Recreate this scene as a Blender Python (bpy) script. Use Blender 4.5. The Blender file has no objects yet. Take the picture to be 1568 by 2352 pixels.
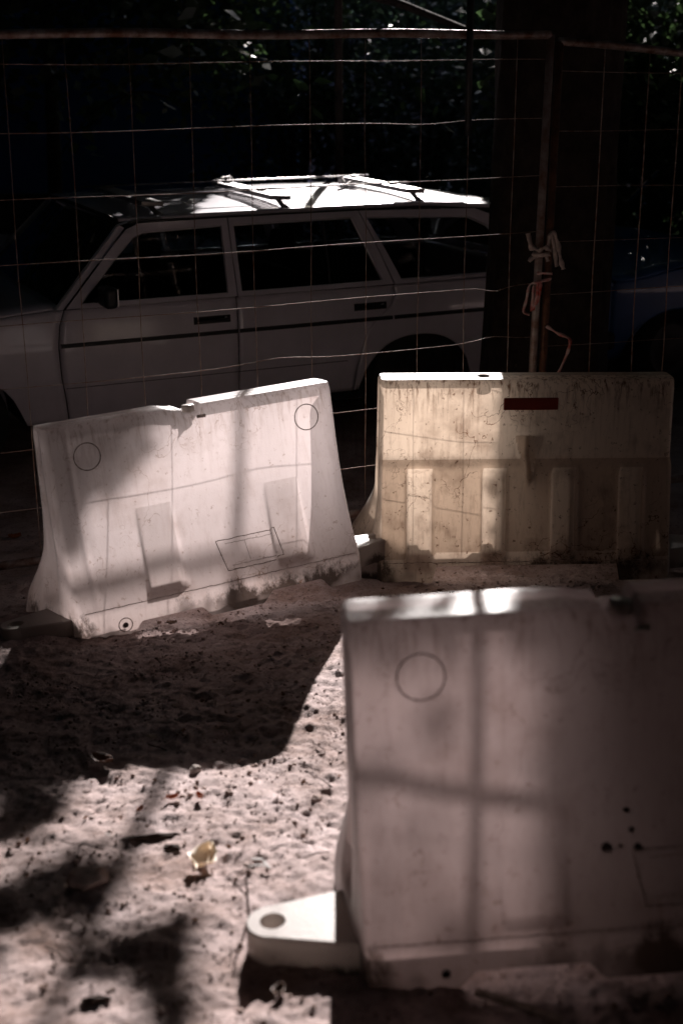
import bpy, bmesh, math, random
import numpy as np
from mathutils import Vector, Matrix, Euler

# ------------------------------------------------------------------ camera, world, sun, exposure
S = bpy.context.scene
C = bpy.context.collection
R = math.radians
H = 2.2
F_U = 3300.0                                   # focal length in units of a 1568 wide picture
cam_d = bpy.data.cameras.new("camera"); cam = bpy.data.objects.new("camera", cam_d); C.objects.link(cam)
S.camera = cam
cam_d.sensor_fit = 'HORIZONTAL'; cam_d.sensor_width = 24.0
cam_d.lens = 24.0 * F_U / 1568.0
cam_d.clip_start = 0.05; cam_d.clip_end = 400
PITCH = math.atan((1176 - 90) / F_U)
cam.location = (0, 0, H); cam.rotation_euler = (R(90) - PITCH, 0, 0)
cam_d.dof.use_dof = True; cam_d.dof.focus_distance = 6.3; cam_d.dof.aperture_fstop = 2.3

SUNX, TANE = 0.07, 0.405                        # the sun stands beyond the scene, a little to the right
az = math.atan(SUNX); el = math.atan(TANE / math.sqrt(1 + SUNX * SUNX))
W = bpy.data.worlds.new("World"); S.world = W; W.use_nodes = True
nt = W.node_tree; nt.nodes.clear()
sky = nt.nodes.new('ShaderNodeTexSky'); sky.sky_type = 'NISHITA'; sky.sun_disc = False
sky.sun_elevation = el; sky.sun_rotation = az; sky.altitude = 100; sky.dust_density = 1.0
bg = nt.nodes.new('ShaderNodeBackground'); bg.inputs[1].default_value = 0.10
wo = nt.nodes.new('ShaderNodeOutputWorld')
nt.links.new(sky.outputs[0], bg.inputs[0]); nt.links.new(bg.outputs[0], wo.inputs[0])
sd = bpy.data.lights.new("sun", 'SUN'); sd.energy = 5.0; sd.angle = R(0.53); sd.color = (1.0, 0.925, 0.895)
sun = bpy.data.objects.new("sun", sd); C.objects.link(sun)
sun.rotation_euler = Vector((-SUNX, -1, -TANE)).to_track_quat('-Z', 'Y').to_euler()
S.view_settings.view_transform = 'Standard'; S.view_settings.look = 'None'
S.view_settings.exposure = 1.1; S.view_settings.gamma = 1.0; S.view_settings.use_curve_mapping = False
S.cycles.transparent_max_bounces = 16; S.cycles.max_bounces = 10; S.cycles.transmission_bounces = 8

rnd = random.Random(4)
rng = np.random.default_rng(7)

# ------------------------------------------------------------------ materials
def new_mat(name):
    m = bpy.data.materials.new(name); m.use_nodes = True
    return m, m.node_tree
def principled(name, col, rough=0.6, metal=0.0, spec=0.5, noise=0.0, nscale=20, bump=0.0, bscale=60, coat=0.0, col2=None):
    m, t = new_mat(name); b = t.nodes['Principled BSDF']
    b.inputs['Base Color'].default_value = (*col, 1); b.inputs['Roughness'].default_value = rough
    b.inputs['Metallic'].default_value = metal; b.inputs['Specular IOR Level'].default_value = spec
    b.inputs['Coat Weight'].default_value = coat; b.inputs['Coat Roughness'].default_value = 0.08
    tc = t.nodes.new('ShaderNodeTexCoord')
    if noise or col2:
        n = t.nodes.new('ShaderNodeTexNoise'); n.inputs['Scale'].default_value = nscale
        n.inputs['Detail'].default_value = 8; n.inputs['Roughness'].default_value = 0.65
        t.links.new(tc.outputs['Object'], n.inputs['Vector'])
        r = t.nodes.new('ShaderNodeValToRGB'); c2 = col2 or tuple(c * (1 - noise) for c in col)
        r.color_ramp.elements[0].position = 0.38; r.color_ramp.elements[1].position = 0.62
        r.color_ramp.elements[0].color = (*c2, 1); r.color_ramp.elements[1].color = (*col, 1)
        t.links.new(n.outputs[0], r.inputs[0]); t.links.new(r.outputs[0], b.inputs['Base Color'])
    if bump:
        n2 = t.nodes.new('ShaderNodeTexNoise'); n2.inputs['Scale'].default_value = bscale; n2.inputs['Detail'].default_value = 6
        t.links.new(tc.outputs['Object'], n2.inputs['Vector'])
        bp = t.nodes.new('ShaderNodeBump'); bp.inputs['Strength'].default_value = bump; bp.inputs['Distance'].default_value = 0.01
        t.links.new(n2.outputs[0], bp.inputs['Height']); t.links.new(bp.outputs[0], b.inputs['Normal'])
    return m

def plastic(name, base, dirt, clear, dirt_amount=0.5, foot=0.16, trans=0.62):
    """milky polyethylene: diffuse + translucent, 'clear' = share of light that passes straight through the thin rear wall"""
    m, t = new_mat(name); N = t.nodes; L = t.links
    for n in list(N):
        if n.type == 'BSDF_PRINCIPLED': N.remove(n)
    out = [n for n in N if n.type == 'OUTPUT_MATERIAL'][0]
    tc = N.new('ShaderNodeTexCoord')
    def noise(scale, detail, vscale=(1, 1, 1), rough=.6):
        mp = N.new('ShaderNodeMapping'); mp.inputs['Scale'].default_value = vscale
        L.new(tc.outputs['Object'], mp.inputs[0])
        n = N.new('ShaderNodeTexNoise'); n.inputs['Scale'].default_value = scale; n.inputs['Detail'].default_value = detail
        n.inputs['Roughness'].default_value = rough
        L.new(mp.outputs[0], n.inputs['Vector']); return n.outputs[0]
    def ramp(inp, a, b, va=0.0, vb=1.0):
        r = N.new('ShaderNodeMapRange'); r.inputs[1].default_value = a; r.inputs[2].default_value = b
        r.inputs[3].default_value = va; r.inputs[4].default_value = vb; L.new(inp, r.inputs[0]); return r.outputs[0]
    def math_(op, a, b):
        n = N.new('ShaderNodeMath'); n.operation = op; n.use_clamp = (op in ('ADD', 'MULTIPLY'))
        for i, v in enumerate((a, b)):
            if isinstance(v, (int, float)): n.inputs[i].default_value = v
            else: L.new(v, n.inputs[i])
        return n.outputs[0]
    sep = N.new('ShaderNodeSeparateXYZ'); L.new(tc.outputs['Object'], sep.inputs[0])
    blot = ramp(noise(5, 8), .5, .74)
    specks = ramp(noise(45, 6), .62, .72)
    streak = ramp(noise(9, 6, (6, 6, .55), .7), .5, .68)
    low = ramp(sep.outputs[2], foot, .0)                       # mud splashed up from the ground
    high = ramp(sep.outputs[2], .70, .84)
    mud = math_('MULTIPLY', ramp(math_('ADD', math_('MULTIPLY', low, .66), noise(11, 9, (1.15, 1.15, .62), .8)), .86, 1.0), ramp(noise(3.1, 3), .40, .56))
    mudfilm = math_('MULTIPLY', ramp(sep.outputs[2], .36, .02), .34)
    d = math_('ADD', math_('MULTIPLY', blot, .30 * dirt_amount), math_('MULTIPLY', specks, .45 * dirt_amount))
    d = math_('ADD', d, math_('MULTIPLY', math_('MULTIPLY', streak, high), .5 * dirt_amount))
    d = math_('ADD', d, math_('MULTIPLY', streak, .12 * dirt_amount))
    d = math_('ADD', d, mudfilm)
    scr = N.new('ShaderNodeTexVoronoi'); scr.feature = 'DISTANCE_TO_EDGE'; scr.inputs['Scale'].default_value = 3.3
    wv = N.new('ShaderNodeVectorMath'); wv.operation = 'ADD'
    wn = N.new('ShaderNodeTexNoise'); wn.inputs['Scale'].default_value = 4; wn.inputs['Detail'].default_value = 5
    L.new(tc.outputs['Object'], wn.inputs['Vector']); L.new(tc.outputs['Object'], wv.inputs[0]); L.new(wn.outputs[1], wv.inputs[1])
    L.new(wv.outputs[0], scr.inputs['Vector'])
    crack = math_('MULTIPLY', ramp(scr.outputs[0], .012, .0), ramp(noise(3.1, 2), .5, .6))
    d = math_('ADD', d, math_('MULTIPLY', crack, .55 * dirt_amount))
    mix = N.new('ShaderNodeMix'); mix.data_type = 'RGBA'; L.new(d, mix.inputs[0])
    mix.inputs[6].default_value = (*base, 1); mix.inputs[7].default_value = (*dirt, 1)
    mix2 = N.new('ShaderNodeMix'); mix2.data_type = 'RGBA'; L.new(math_('MULTIPLY', mud, .9), mix2.inputs[0])
    L.new(mix.outputs[2], mix2.inputs[6]); mix2.inputs[7].default_value = (.035, .02, .012, 1)
    col = mix2.outputs[2]
    bn = noise(160, 4); bp = N.new('ShaderNodeBump'); bp.inputs['Strength'].default_value = .18; bp.inputs['Distance'].default_value = .004
    L.new(bn, bp.inputs['Height'])
    di = N.new('ShaderNodeBsdfDiffuse'); tr = N.new('ShaderNodeBsdfTranslucent'); gl = N.new('ShaderNodeBsdfGlossy')
    L.new(col, di.inputs[0]); L.new(col, tr.inputs[0]); gl.inputs['Roughness'].default_value = .38
    for n in (di, tr, gl): L.new(bp.outputs[0], n.inputs['Normal'])
    m1 = N.new('ShaderNodeMixShader'); m1.inputs[0].default_value = trans
    L.new(di.outputs[0], m1.inputs[1]); L.new(tr.outputs[0], m1.inputs[2])
    fr = N.new('ShaderNodeFresnel'); fr.inputs[0].default_value = 1.45; L.new(bp.outputs[0], fr.inputs['Normal'])
    m2 = N.new('ShaderNodeMixShader'); L.new(math_('MULTIPLY', fr.outputs[0], .8), m2.inputs[0])
    L.new(m1.outputs[0], m2.inputs[1]); L.new(gl.outputs[0], m2.inputs[2])
    res = m2.outputs[0]
    if clear > 0:
        tp = N.new('ShaderNodeBsdfTransparent'); L.new(col, tp.inputs[0])
        m3 = N.new('ShaderNodeMixShader'); m3.inputs[0].default_value = clear
        L.new(res, m3.inputs[1]); L.new(tp.outputs[0], m3.inputs[2]); res = m3.outputs[0]
    L.new(res, out.inputs[0])
    return m

def leaf_mat(name, col, tcol, rough=.45):
    m, t = new_mat(name); N = t.nodes; L = t.links
    b = N['Principled BSDF']; out = [n for n in N if n.type == 'OUTPUT_MATERIAL'][0]
    b.inputs['Base Color'].default_value = (*col, 1); b.inputs['Roughness'].default_value = rough
    tr = N.new('ShaderNodeBsdfTranslucent'); tr.inputs[0].default_value = (*tcol, 1)
    mx = N.new('ShaderNodeMixShader'); mx.inputs[0].default_value = .3
    L.new(b.outputs[0], mx.inputs[1]); L.new(tr.outputs[0], mx.inputs[2]); L.new(mx.outputs[0], out.inputs[0])
    return m
def glass(name, tint=(.75, .8, .82), rough=.0):
    m, t = new_mat(name); N = t.nodes; L = t.links
    for n in list(N):
        if n.type == 'BSDF_PRINCIPLED': N.remove(n)
    out = [n for n in N if n.type == 'OUTPUT_MATERIAL'][0]
    tp = N.new('ShaderNodeBsdfTransparent'); tp.inputs[0].default_value = (*tint, 1)
    gl = N.new('ShaderNodeBsdfGlossy'); gl.inputs['Roughness'].default_value = .03
    fr = N.new('ShaderNodeFresnel'); fr.inputs[0].default_value = 1.5
    mx = N.new('ShaderNodeMixShader'); L.new(fr.outputs[0], mx.inputs[0]); L.new(tp.outputs[0], mx.inputs[1]); L.new(gl.outputs[0], mx.inputs[2])
    L.new(mx.outputs[0], out.inputs[0]); return m

def ground_mat():
    m, t = new_mat("trampled_dirt"); N = t.nodes; L = t.links; b = N['Principled BSDF']
    tc = N.new('ShaderNodeTexCoord')
    def noise(s, d, r=.6):
        n = N.new('ShaderNodeTexNoise'); n.inputs['Scale'].default_value = s; n.inputs['Detail'].default_value = d; n.inputs['Roughness'].default_value = r
        L.new(tc.outputs['Object'], n.inputs['Vector']); return n.outputs[0]
    r = N.new('ShaderNodeValToRGB'); e = r.color_ramp.elements
    e[0].position = .3; e[0].color = (.28, .175, .14, 1); e[1].position = .66; e[1].color = (.66, .535, .525, 1)
    L.new(noise(3.5, 9, .7), r.inputs[0])
    r2 = N.new('ShaderNodeValToRGB'); e = r2.color_ramp.elements
    e[0].position = .34; e[0].color = (.20, .15, .13, 1); e[1].position = .455; e[1].color = (1, 1, 1, 1)
    L.new(noise(70, 8, .72), r2.inputs[0])
    mx = N.new('ShaderNodeMix'); mx.data_type = 'RGBA'; mx.blend_type = 'MULTIPLY'; mx.inputs[0].default_value = .9
    L.new(r.outputs[0], mx.inputs[6]); L.new(r2.outputs[0], mx.inputs[7]); L.new(mx.outputs[2], b.inputs['Base Color'])
    b.inputs['Roughness'].default_value = .8; b.inputs['Specular IOR Level'].default_value = .25
    bp = N.new('ShaderNodeBump'); bp.inputs['Strength'].default_value = .8; bp.inputs['Distance'].default_value = .012
    L.new(noise(120, 8, .7), bp.inputs['Height']); L.new(bp.outputs[0], b.inputs['Normal'])
    return m

M = {}
M['ground'] = ground_mat()
M['stone'] = principled('pale_stone', (.50, .44, .41), .8, col2=(.25, .19, .16), nscale=30, bump=.4)
M['clod'] = principled('earth_clod', (.52, .42, .39), .9, col2=(.30, .20, .165), nscale=12, bump=.5)
WHT = (.86, .80, .795); DRT = (.27, .16, .10)
M['p_front'] = plastic('milky_plastic', WHT, DRT, 0.0, 1.0, .22, trans=.80)
M['p_rear'] = plastic('milky_plastic_thin', WHT, DRT, 0.36, .45, trans=.85)
M['r_front'] = plastic('milky_plastic_aged', (.39, .33, .32), (.14, .09, .075), 0.0, 1.3, .24, trans=.74)  # nearest barrier: colour darkened to stand in for leaf shade
M['r_rear'] = plastic('milky_plastic_dimmed_thin', (.74, .66, .66), DRT, 0.30, .35, trans=.85)  # rear wall of the same barrier, its colour dimmed for leaf shade too
M['r_thick'] = plastic('milky_plastic_aged_thick', (.40, .34, .34), (.14, .09, .075), 0.0, 1.2, .15, trans=.72)  # same shade-dimmed colour for the recess slot
M['q_front'] = plastic('milky_plastic_grimy', (.84, .735, .645), (.17, .095, .06), 0.0, 2.1, .22, trans=.72)
M['q_rear'] = plastic('milky_plastic_grimy_thin', (.84, .76, .67), (.20, .12, .08), 0.34, .7, .2, trans=.85)
M['p_thick'] = plastic('milky_plastic_thick', (.78, .72, .71), DRT, 0.0, .9, trans=.66)  # darker, less translucent plastic on the recessed panels
M['q_thick'] = plastic('milky_plastic_grimy_thick', (.62, .50, .41), (.13, .075, .05), 0.0, 2.2, .24, trans=.6)  # darker, less translucent plastic on the lower panels between the channels
M['p_lug'] = plastic('milky_plastic_lug', (.80, .74, .70), (.20, .12, .08), 0.0, .5, .09, trans=.45)
M['dirtline'] = principled('dirt_in_groove', (.16, .10, .07), .9, col2=(.50, .42, .38), nscale=60)
M['plug'] = principled('rubber_plug', (.10, .08, .075), .6)
M['reflector'] = principled('red_reflector', (.22, .018, .006), .35)
M['steel'] = principled('rusty_wire', (.23, .10, .05), .42, metal=.55, col2=(.45, .38, .34), nscale=25)
M['tube'] = principled('rusty_galvanised_tube', (.42, .36, .34), .45, metal=.35, col2=(.16, .065, .035), nscale=14, bump=.3)
M['rusttube'] = principled('rust_brown_tube', (.20, .085, .045), .6, metal=.3, col2=(.09, .04, .025), nscale=22, bump=.4)
M['greytube'] = principled('zinc_tube', (.50, .44, .42), .5, metal=.3, col2=(.24, .12, .08), nscale=9, bump=.2)
M['paint'] = principled('silver_white_paint', (.74, .70, .78), .30, coat=.9, noise=.12, nscale=4)
M['blue'] = principled('dark_blue_paint', (.05, .17, .50), .35, coat=.5, noise=.2, nscale=4)
M['blk'] = principled('black_trim', (.012, .012, .014), .5)
M['dark'] = principled('dark_interior', (.012, .012, .014), .9)
M['chrome'] = principled('dull_chrome', (.80, .80, .84), .42, metal=1.0)
M['tyre'] = principled('tyre_rubber', (.02, .02, .02), .85, bump=.3)
M['rim'] = principled('steel_rim', (.07, .07, .075), .5, metal=.3)
M['glass'] = glass('window_glass', (.62, .68, .72))
M['lamp'] = principled('lamp_lens', (.5, .12, .04), .2)
M['rack'] = principled('rack_metal', (.40, .38, .38), .35, metal=.6, noise=.4, nscale=18)
M['plank'] = principled('weathered_wood', (.46, .38, .32), .7, col2=(.24, .17, .13), nscale=20, bump=.4)
M['tape_w'] = principled('dirty_white_ribbon', (.62, .50, .46), .7, noise=.4, nscale=40)
M['tape_r'] = principled('red_white_ribbon', (.70, .60, .58), .6, col2=(.55, .05, .03), nscale=14)
M['bark'] = principled('dark_bark', (.050, .034, .027), .95, col2=(.018, .012, .010), nscale=9, bump=1.0, bscale=24)
M['leaf'] = leaf_mat('dark_green_leaf', (.035, .05, .03), (.06, .11, .04))
M['leafb'] = leaf_mat('shrub_leaf', (.04, .055, .045), (.08, .13, .08), .35)
M['yleaf'] = leaf_mat('yellow_leaf', (.93, .83, .69), (.95, .80, .62), .5)
M['oleaf'] = leaf_mat('orange_leaf', (.42, .13, .04), (.5, .15, .04), .5)
M['bleaf'] = leaf_mat('brown_leaf', (.16, .09, .06), (.15, .08, .05), .6)
M['plaster'] = principled('blue_grey_plaster', (.10, .19, .50), .9, noise=.18, nscale=1.2, bump=.2)
M['plaster2'] = principled('dark_plaster', (.10, .085, .075), .95, noise=.2, nscale=2)
M['roofing'] = principled('dark_roofing', (.05, .05, .055), .9)
M['twig'] = principled('twig_bark', (.07, .045, .035), .9)
M['bit'] = principled('white_scrap', (.72, .68, .66), .7)

# ------------------------------------------------------------------ helpers
def obj(name, me, mats=None, parent=None, loc=None):
    o = bpy.data.objects.new(name, me); C.objects.link(o)
    if mats is not None:
        for m in (mats if isinstance(mats, (list, tuple)) else [mats]): me.materials.append(m)
    if parent is not None: o.parent = parent
    if loc is not None: o.location = loc
    return o
def empty(name, loc=(0, 0, 0), rot=(0, 0, 0)):
    o = bpy.data.objects.new(name, None); C.objects.link(o); o.location = loc; o.rotation_euler = rot; o.empty_display_size = .2
    return o
def tag(o, label=None, cat=None, group=None, kind=None):
    if label: o['label'] = label
    if cat: o['category'] = cat
    if group: o['group'] = group
    if kind: o['kind'] = kind
    return o
def mesh(verts, faces, smooth=False, name='mesh'):
    me = bpy.data.meshes.new(name); me.from_pydata([tuple(v) for v in verts], [], faces); me.validate()
    if smooth: me.polygons.foreach_set('use_smooth', [True] * len(me.polygons))
    me.update(); return me
class MB:
    def __init__(s): s.v = []; s.f = []
    def add(s, vs, fs):
        b = len(s.v); s.v += [tuple(v) for v in vs]; s.f += [tuple(b + i for i in f) for f in fs]; return s
    def box(s, c, d, rot=None):
        hx, hy, hz = d[0] / 2, d[1] / 2, d[2] / 2
        vs = [Vector((x, y, z)) for x in (-hx, hx) for y in (-hy, hy) for z in (-hz, hz)]
        if rot is not None: vs = [rot @ v for v in vs]
        vs = [v + Vector(c) for v in vs]
        return s.add(vs, [(0, 1, 3, 2), (4, 6, 7, 5), (0, 4, 5, 1), (2, 3, 7, 6), (0, 2, 6, 4), (1, 5, 7, 3)])
    def tube(s, pts, r, n=8, cap=True):
        pts = [Vector(p) for p in pts]; rs = r if isinstance(r, (list, tuple)) else [r] * len(pts)
        vs = []; fs = []; prev = None
        for i, p in enumerate(pts):
            d = (pts[min(i + 1, len(pts) - 1)] - pts[max(i - 1, 0)]).normalized()
            if prev is None:
                a = d.orthogonal().normalized()
            else:
                a = (prev - d * prev.dot(d)).normalized()
            prev = a; b = d.cross(a)
            for k in range(n):
                an = 2 * math.pi * k / n; vs.append(p + (a * math.cos(an) + b * math.sin(an)) * rs[i])
        for i in range(len(pts) - 1):
            for k in range(n):
                k2 = (k + 1) % n; fs.append((i * n + k, i * n + k2, (i + 1) * n + k2, (i + 1) * n + k))
        if cap:
            fs.append(tuple(range(n))[::-1]); fs.append(tuple((len(pts) - 1) * n + k for k in range(n)))
        return s.add(vs, fs)
    def grid(s, rows):
        n = len(rows[0]); vs = [p for r in rows for p in r]
        fs = [(i * n + j, i * n + j + 1, (i + 1) * n + j + 1, (i + 1) * n + j) for i in range(len(rows) - 1) for j in range(n - 1)]
        return s.add(vs, fs)
    def build(s, name, mats, parent=None, smooth=False, loc=None):
        return obj(name, mesh(s.v, s.f, smooth, name), mats, parent, loc)
def bevel(o, w=.004, seg=2):
    m = o.modifiers.new('bevel', 'BEVEL'); m.width = w; m.segments = seg; m.limit_method = 'ANGLE'; m.angle_limit = R(40); return o
def solid(o, t, off=1):
    m = o.modifiers.new('solid', 'SOLIDIFY'); m.thickness = t; m.offset = off; return o
def ss(a, b, x):
    t = min(1, max(0, (x - a) / (b - a))); return t * t * (3 - 2 * t)

# value noise on numpy arrays
def _h(ix, iy, seed):
    n = (ix * 374761393 + iy * 668265263 + seed * 1442695041) & 0x7fffffff
    n = (n ^ (n >> 13)) * 1274126177 & 0x7fffffff
    return ((n ^ (n >> 16)) & 0xffff) / 65535.0
def vnoise(x, y, seed=0):
    ix = np.floor(x).astype(np.int64); iy = np.floor(y).astype(np.int64); fx = x - ix; fy = y - iy
    fx = fx * fx * (3 - 2 * fx); fy = fy * fy * (3 - 2 * fy)
    a = _h(ix, iy, seed); b = _h(ix + 1, iy, seed); c = _h(ix, iy + 1, seed); d = _h(ix + 1, iy + 1, seed)
    return (a * (1 - fx) + b * fx) * (1 - fy) + (c * (1 - fx) + d * fx) * fy
def fbm(x, y, o, seed=0, g=.55):
    r = 0; a = 1; t = 0
    for k in range(o):
        r = r + a * vnoise(x * 2 ** k, y * 2 ** k, seed + k); t += a; a *= g
    return r / t - .5

# ------------------------------------------------------------------ ground
def base_z(x, y):
    x = np.asarray(x, float); y = np.asarray(y, float)
    z = .0857 * (5.75 - np.clip(y, .8, 6.3))
    far = np.clip((y - 6.3) / 1.2, 0, 1); far = far * far * (3 - 2 * far)
    cross = -.045 * np.clip(x - .1, 0, 3.0) * (1 - far) * (1 - .35 * np.clip((y - 3) / 3, 0, 1))
    return z * (1 - far) + far * (-.085) + cross
def ground_z(x, y):
    x = np.asarray(x, float); y = np.asarray(y, float)
    z = base_z(x, y)
    z = z + .030 * fbm(x * 1.6, y * 1.6, 3, 3) + .030 * fbm(x * 9, y * 9, 3, 11)
    c = fbm(x * 32, y * 32, 3, 21)
    z = z + .014 * c + .016 * fbm(x * 62 + 5, y * 50, 3, 31) * (.5 + 1.0 * vnoise(x * 4, y * 4, 91))
    z = z - .03 * np.clip(fbm(x * 4.5, y * 6, 3, 41) - .17, 0, 1) * 2
    return z
def axis(a, b, fine, lo, hi, steps):
    core = np.arange(a, b + 1e-9, fine); out = list(core)
    s = fine; v = b
    while v < hi: s *= steps; v += s; out.append(v)
    s = fine; v = a
    while v > lo: s *= steps; v -= s; out.insert(0, v)
    return np.array(out)
gx = axis(-1.35, 1.5, .0085, -90, 90, 1.16); gy = axis(2.3, 6.9, .0095, -40, 140, 1.16)
XX, YY = np.meshgrid(gx, gy); ZZ = ground_z(XX, YY)
nx, ny = len(gx), len(gy)
gm = bpy.data.meshes.new('ground')
co = np.stack([XX, YY, ZZ], -1).reshape(-1, 3)
idx = np.arange(nx * ny).reshape(ny, nx)
q = np.stack([idx[:-1, :-1], idx[:-1, 1:], idx[1:, 1:], idx[1:, :-1]], -1).reshape(-1, 4)
def np_mesh(me, co, q):
    k = q.shape[1]
    me.vertices.add(len(co)); me.vertices.foreach_set('co', co.astype(np.float32).ravel())
    me.loops.add(q.size); me.loops.foreach_set('vertex_index', q.astype(np.int32).ravel())
    me.polygons.add(len(q)); me.polygons.foreach_set('loop_start', np.arange(0, q.size, k, dtype=np.int32))
    me.polygons.foreach_set('loop_total', np.full(len(q), k, np.int32)); me.update(calc_edges=True)
np_mesh(gm, co, q); gm.polygons.foreach_set('use_smooth', np.ones(len(q), bool))
tag(obj('ground', gm, M['ground']), kind='structure')

# ------------------------------------------------------------------ house wall beyond the car, and added light blocks round the yard
def house(name, c, d, mat, label, windows=()):
    e = empty(name, (c[0], c[1], -.3)); tag(e, label, 'building')
    bevel(MB().box((0, 0, d[2] / 2), d).build('wall', mat, e), .02)
    MB().box((0, 0, .35), (d[0] + .08, d[1] + .08, .7)).build('plinth', M['plaster2'], e)
    MB().box((0, 0, d[2] + .2), (d[0] + .6, d[1] + .6, .4)).build('roof', M['roofing'], e)
    for (x, z) in windows:
        y = -d[1] / 2 - .02
        w = MB().box((x, y, z), (1.2, .06, 1.5)).build('window', M['blk'], e)
        MB().box((x, y - .04, z - .8), (1.4, .12, .06)).build('sill', M['plaster2'], w)
    return e
house('rear_building', (-10.6, 21, 0), (20, 6, 11), M['plaster'], 'tall blue grey plastered building in deep shade beyond the car')
house('yard_sky_block', (0, -9, 0), (44, 6, 13), M['plaster2'], 'long unseen block added behind the viewer to shut out sky light')  # unseen block added to keep sky light off the yard
house('far_sky_block', (13.3, 27, 0), (28, 4, 5.2), M['plaster2'], 'low dark block added far behind the bushes on the right to hold back sun and sky')  # added to hold back low sun and bright sky
house('side_sky_block', (-17, 4, 0), (6, 26, 12), M['plaster2'], 'unseen block added on the left to shut out sky light')  # unseen side blocks, added to darken the yard
house('side_sky_block', (17, 4, 0), (6, 26, 12), M['plaster2'], 'unseen block added on the right to shut out sky light')

# ------------------------------------------------------------------ leaves
def leaf_cloud(name, pts, size, mat, parent, jitter=.5, stuff=True):
    """pts (n,3): one folded leaf blade per point"""
    n = len(pts); sz = size * (1 + jitter * (rng.random(n) - .5) * 2)
    a = rng.normal(size=(n, 3)); a[:, 2] *= .6; a /= np.linalg.norm(a, axis=1)[:, None]
    b = rng.normal(size=(n, 3)); b -= (b * a).sum(1)[:, None] * a; b /= np.linalg.norm(b, axis=1)[:, None]
    s = sz[:, None]
    c = np.cross(a, b)
    V = np.stack([pts - a * s * .5, pts - a * s * .1 + b * s * .27 + c * s * .05, pts + a * s * .5, pts - a * s * .1 - b * s * .27 + c * s * .05], 1).reshape(-1, 3)
    q = np.arange(4 * n).reshape(n, 4)
    me = bpy.data.meshes.new(name); np_mesh(me, V, q)
    o = obj(name, me, mat, parent)
    if stuff: o['kind'] = 'stuff'
    return o

def inpoly(x, y, P):
    r = np.zeros(x.shape, bool); n = len(P)
    for i in range(n):
        x1, y1 = P[i]; x2, y2 = P[(i + 1) % n]
        c = ((y1 > y) != (y2 > y)); t = (x2 - x1) * (y - y1) / ((y2 - y1) if y2 != y1 else 1e-9) + x1
        r ^= c & (x < t)
    return r
# crown gap cut to lay sun on chosen spots, seen along the sun's direction
GAP = [(-1.45, -2.85), (.27, -2.85), (.26, -1.55), (.75, -1.2), (.75, .1), (-.30, .1), (-.30, -.3), (-1.5, -.3),
       (-1.5, -1.10), (-1.30, -1.18), (-1.09, -1.28), (-1.08, -1.40), (-1.30, -1.55), (-1.42, -1.72), (-1.42, -2.2)]
SPRIG = [(-.24, -.10, .05), (-.09, -.10, .022), (.02, -.09, .016), (-.15, -.06, .02), (-.30, .0, .045), (-.86, -1.0, .10), (-.98, -.98, .09), (-.64, -.87, .065), (-.74, -.84, .04), (-.58, -.84, .04), (-1.02, -.80, .04), (-.52, -.74, .03), (-1.10, -1.20, .08)]  # leaf clumps placed to cast chosen spots of shade
THIN = [[(-.15, -1.0), (.12, -1.0), (.12, .2), (-.30, .2), (-.30, -.5), (-.15, -.6)], [(.235, -1.0), (.80, -1.2), (.80, .2), (.13, .2), (.13, -.10), (.235, -.14)], [(-1.5, -.70), (-.5, -.70), (-.45, -.25), (-1.5, -.25)],
        [(-1.4, -1.60), (-1.1, -1.50), (-.85, -1.34), (-1.06, -1.27)]]
KEEP = [.05, .80, .06, .16]
def canopy(n, u0, u1, w0, w1, y0, y1, keep):
    u = rng.uniform(u0, u1, n); w = rng.uniform(w0, w1, n); y = rng.uniform(y0, y1, n)
    k = keep(u, w); u, w, y = u[k], w[k], y[k]
    return np.stack([u + SUNX * y, y, w + TANE * y], 1)
def keep_gap(u, w):
    k = ~inpoly(u, w, GAP)
    for P, f in zip(THIN, KEEP): k |= inpoly(u, w, P) & (rng.random(len(u)) < f)
    return k

def branchy_tree(name, x, y, r, h, label, lean=(0, 0), limbs=(), group=None, mat='bark'):
    e = empty(name, (x, y, float(base_z(x, y)) - .05)); tag(e, label, 'tree', group)
    n = 26; rows = []
    for i in range(n + 1):
        t = i / n; z = t * h; rr = r * (1 + .30 * math.exp(-z / .25) - .12 * t)
        row = []
        for k in range(49):
            a = 2 * math.pi * (k % 48) / 48
            rib = 1 + (.035 * math.sin(a * 17 + 2.2 * math.sin(z * 1.7)) + .03 * math.sin(a * 7 + z * 1.3) + .012 * math.sin(a * 31 - z * 3)) * (1 if r > .2 else .4)
            row.append((lean[0] * t + rr * rib * math.cos(a), lean[1] * t + rr * rib * math.sin(a), z))
        rows.append(row)
    tr = MB().grid(rows).build('trunk', M[mat], e, True)
    for pts, r0, r1 in limbs:
        m = len(pts); MB().tube(pts, [r0 + (r1 - r0) * i / (m - 1) for i in range(m)], 8).build('limb', M[mat], e, True)
    return e
big = branchy_tree('street_tree', 1.125, 7.90, .338, 6.5, 'thick dark tree trunk between the fence and the car, rag-tied fence post before it',
                   lean=(.05, .1), limbs=[([(0, 0, 4.2), (-1, .8, 6), (-2.6, 2, 7.6)], .14, .05), ([(0, 0, 4.6), (1.2, .5, 6.4), (3, 1.2, 8)], .14, .05), ([(0, .1, 5.5), (.3, 2, 8), (.6, 5, 10)], .15, .05)])
def rel(p, e): return p - np.array(e.location)
pts = canopy(90000, -7, 6.5, -2.9, 1.6, 11.0, 15.5, keep_gap)
extra = []
for (u, w, s) in SPRIG:
    n = int(9000 * s * s) + 14
    y = rng.uniform(11, 12.2, n); a = rng.random(n) * 6.283; rr = s * np.sqrt(rng.random(n))
    uu = u + rr * np.cos(a); ww = w + rr * .8 * np.sin(a)
    extra.append(np.stack([uu + SUNX * y, y, ww + TANE * y], 1))
pts = np.concatenate([pts] + extra)
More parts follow.
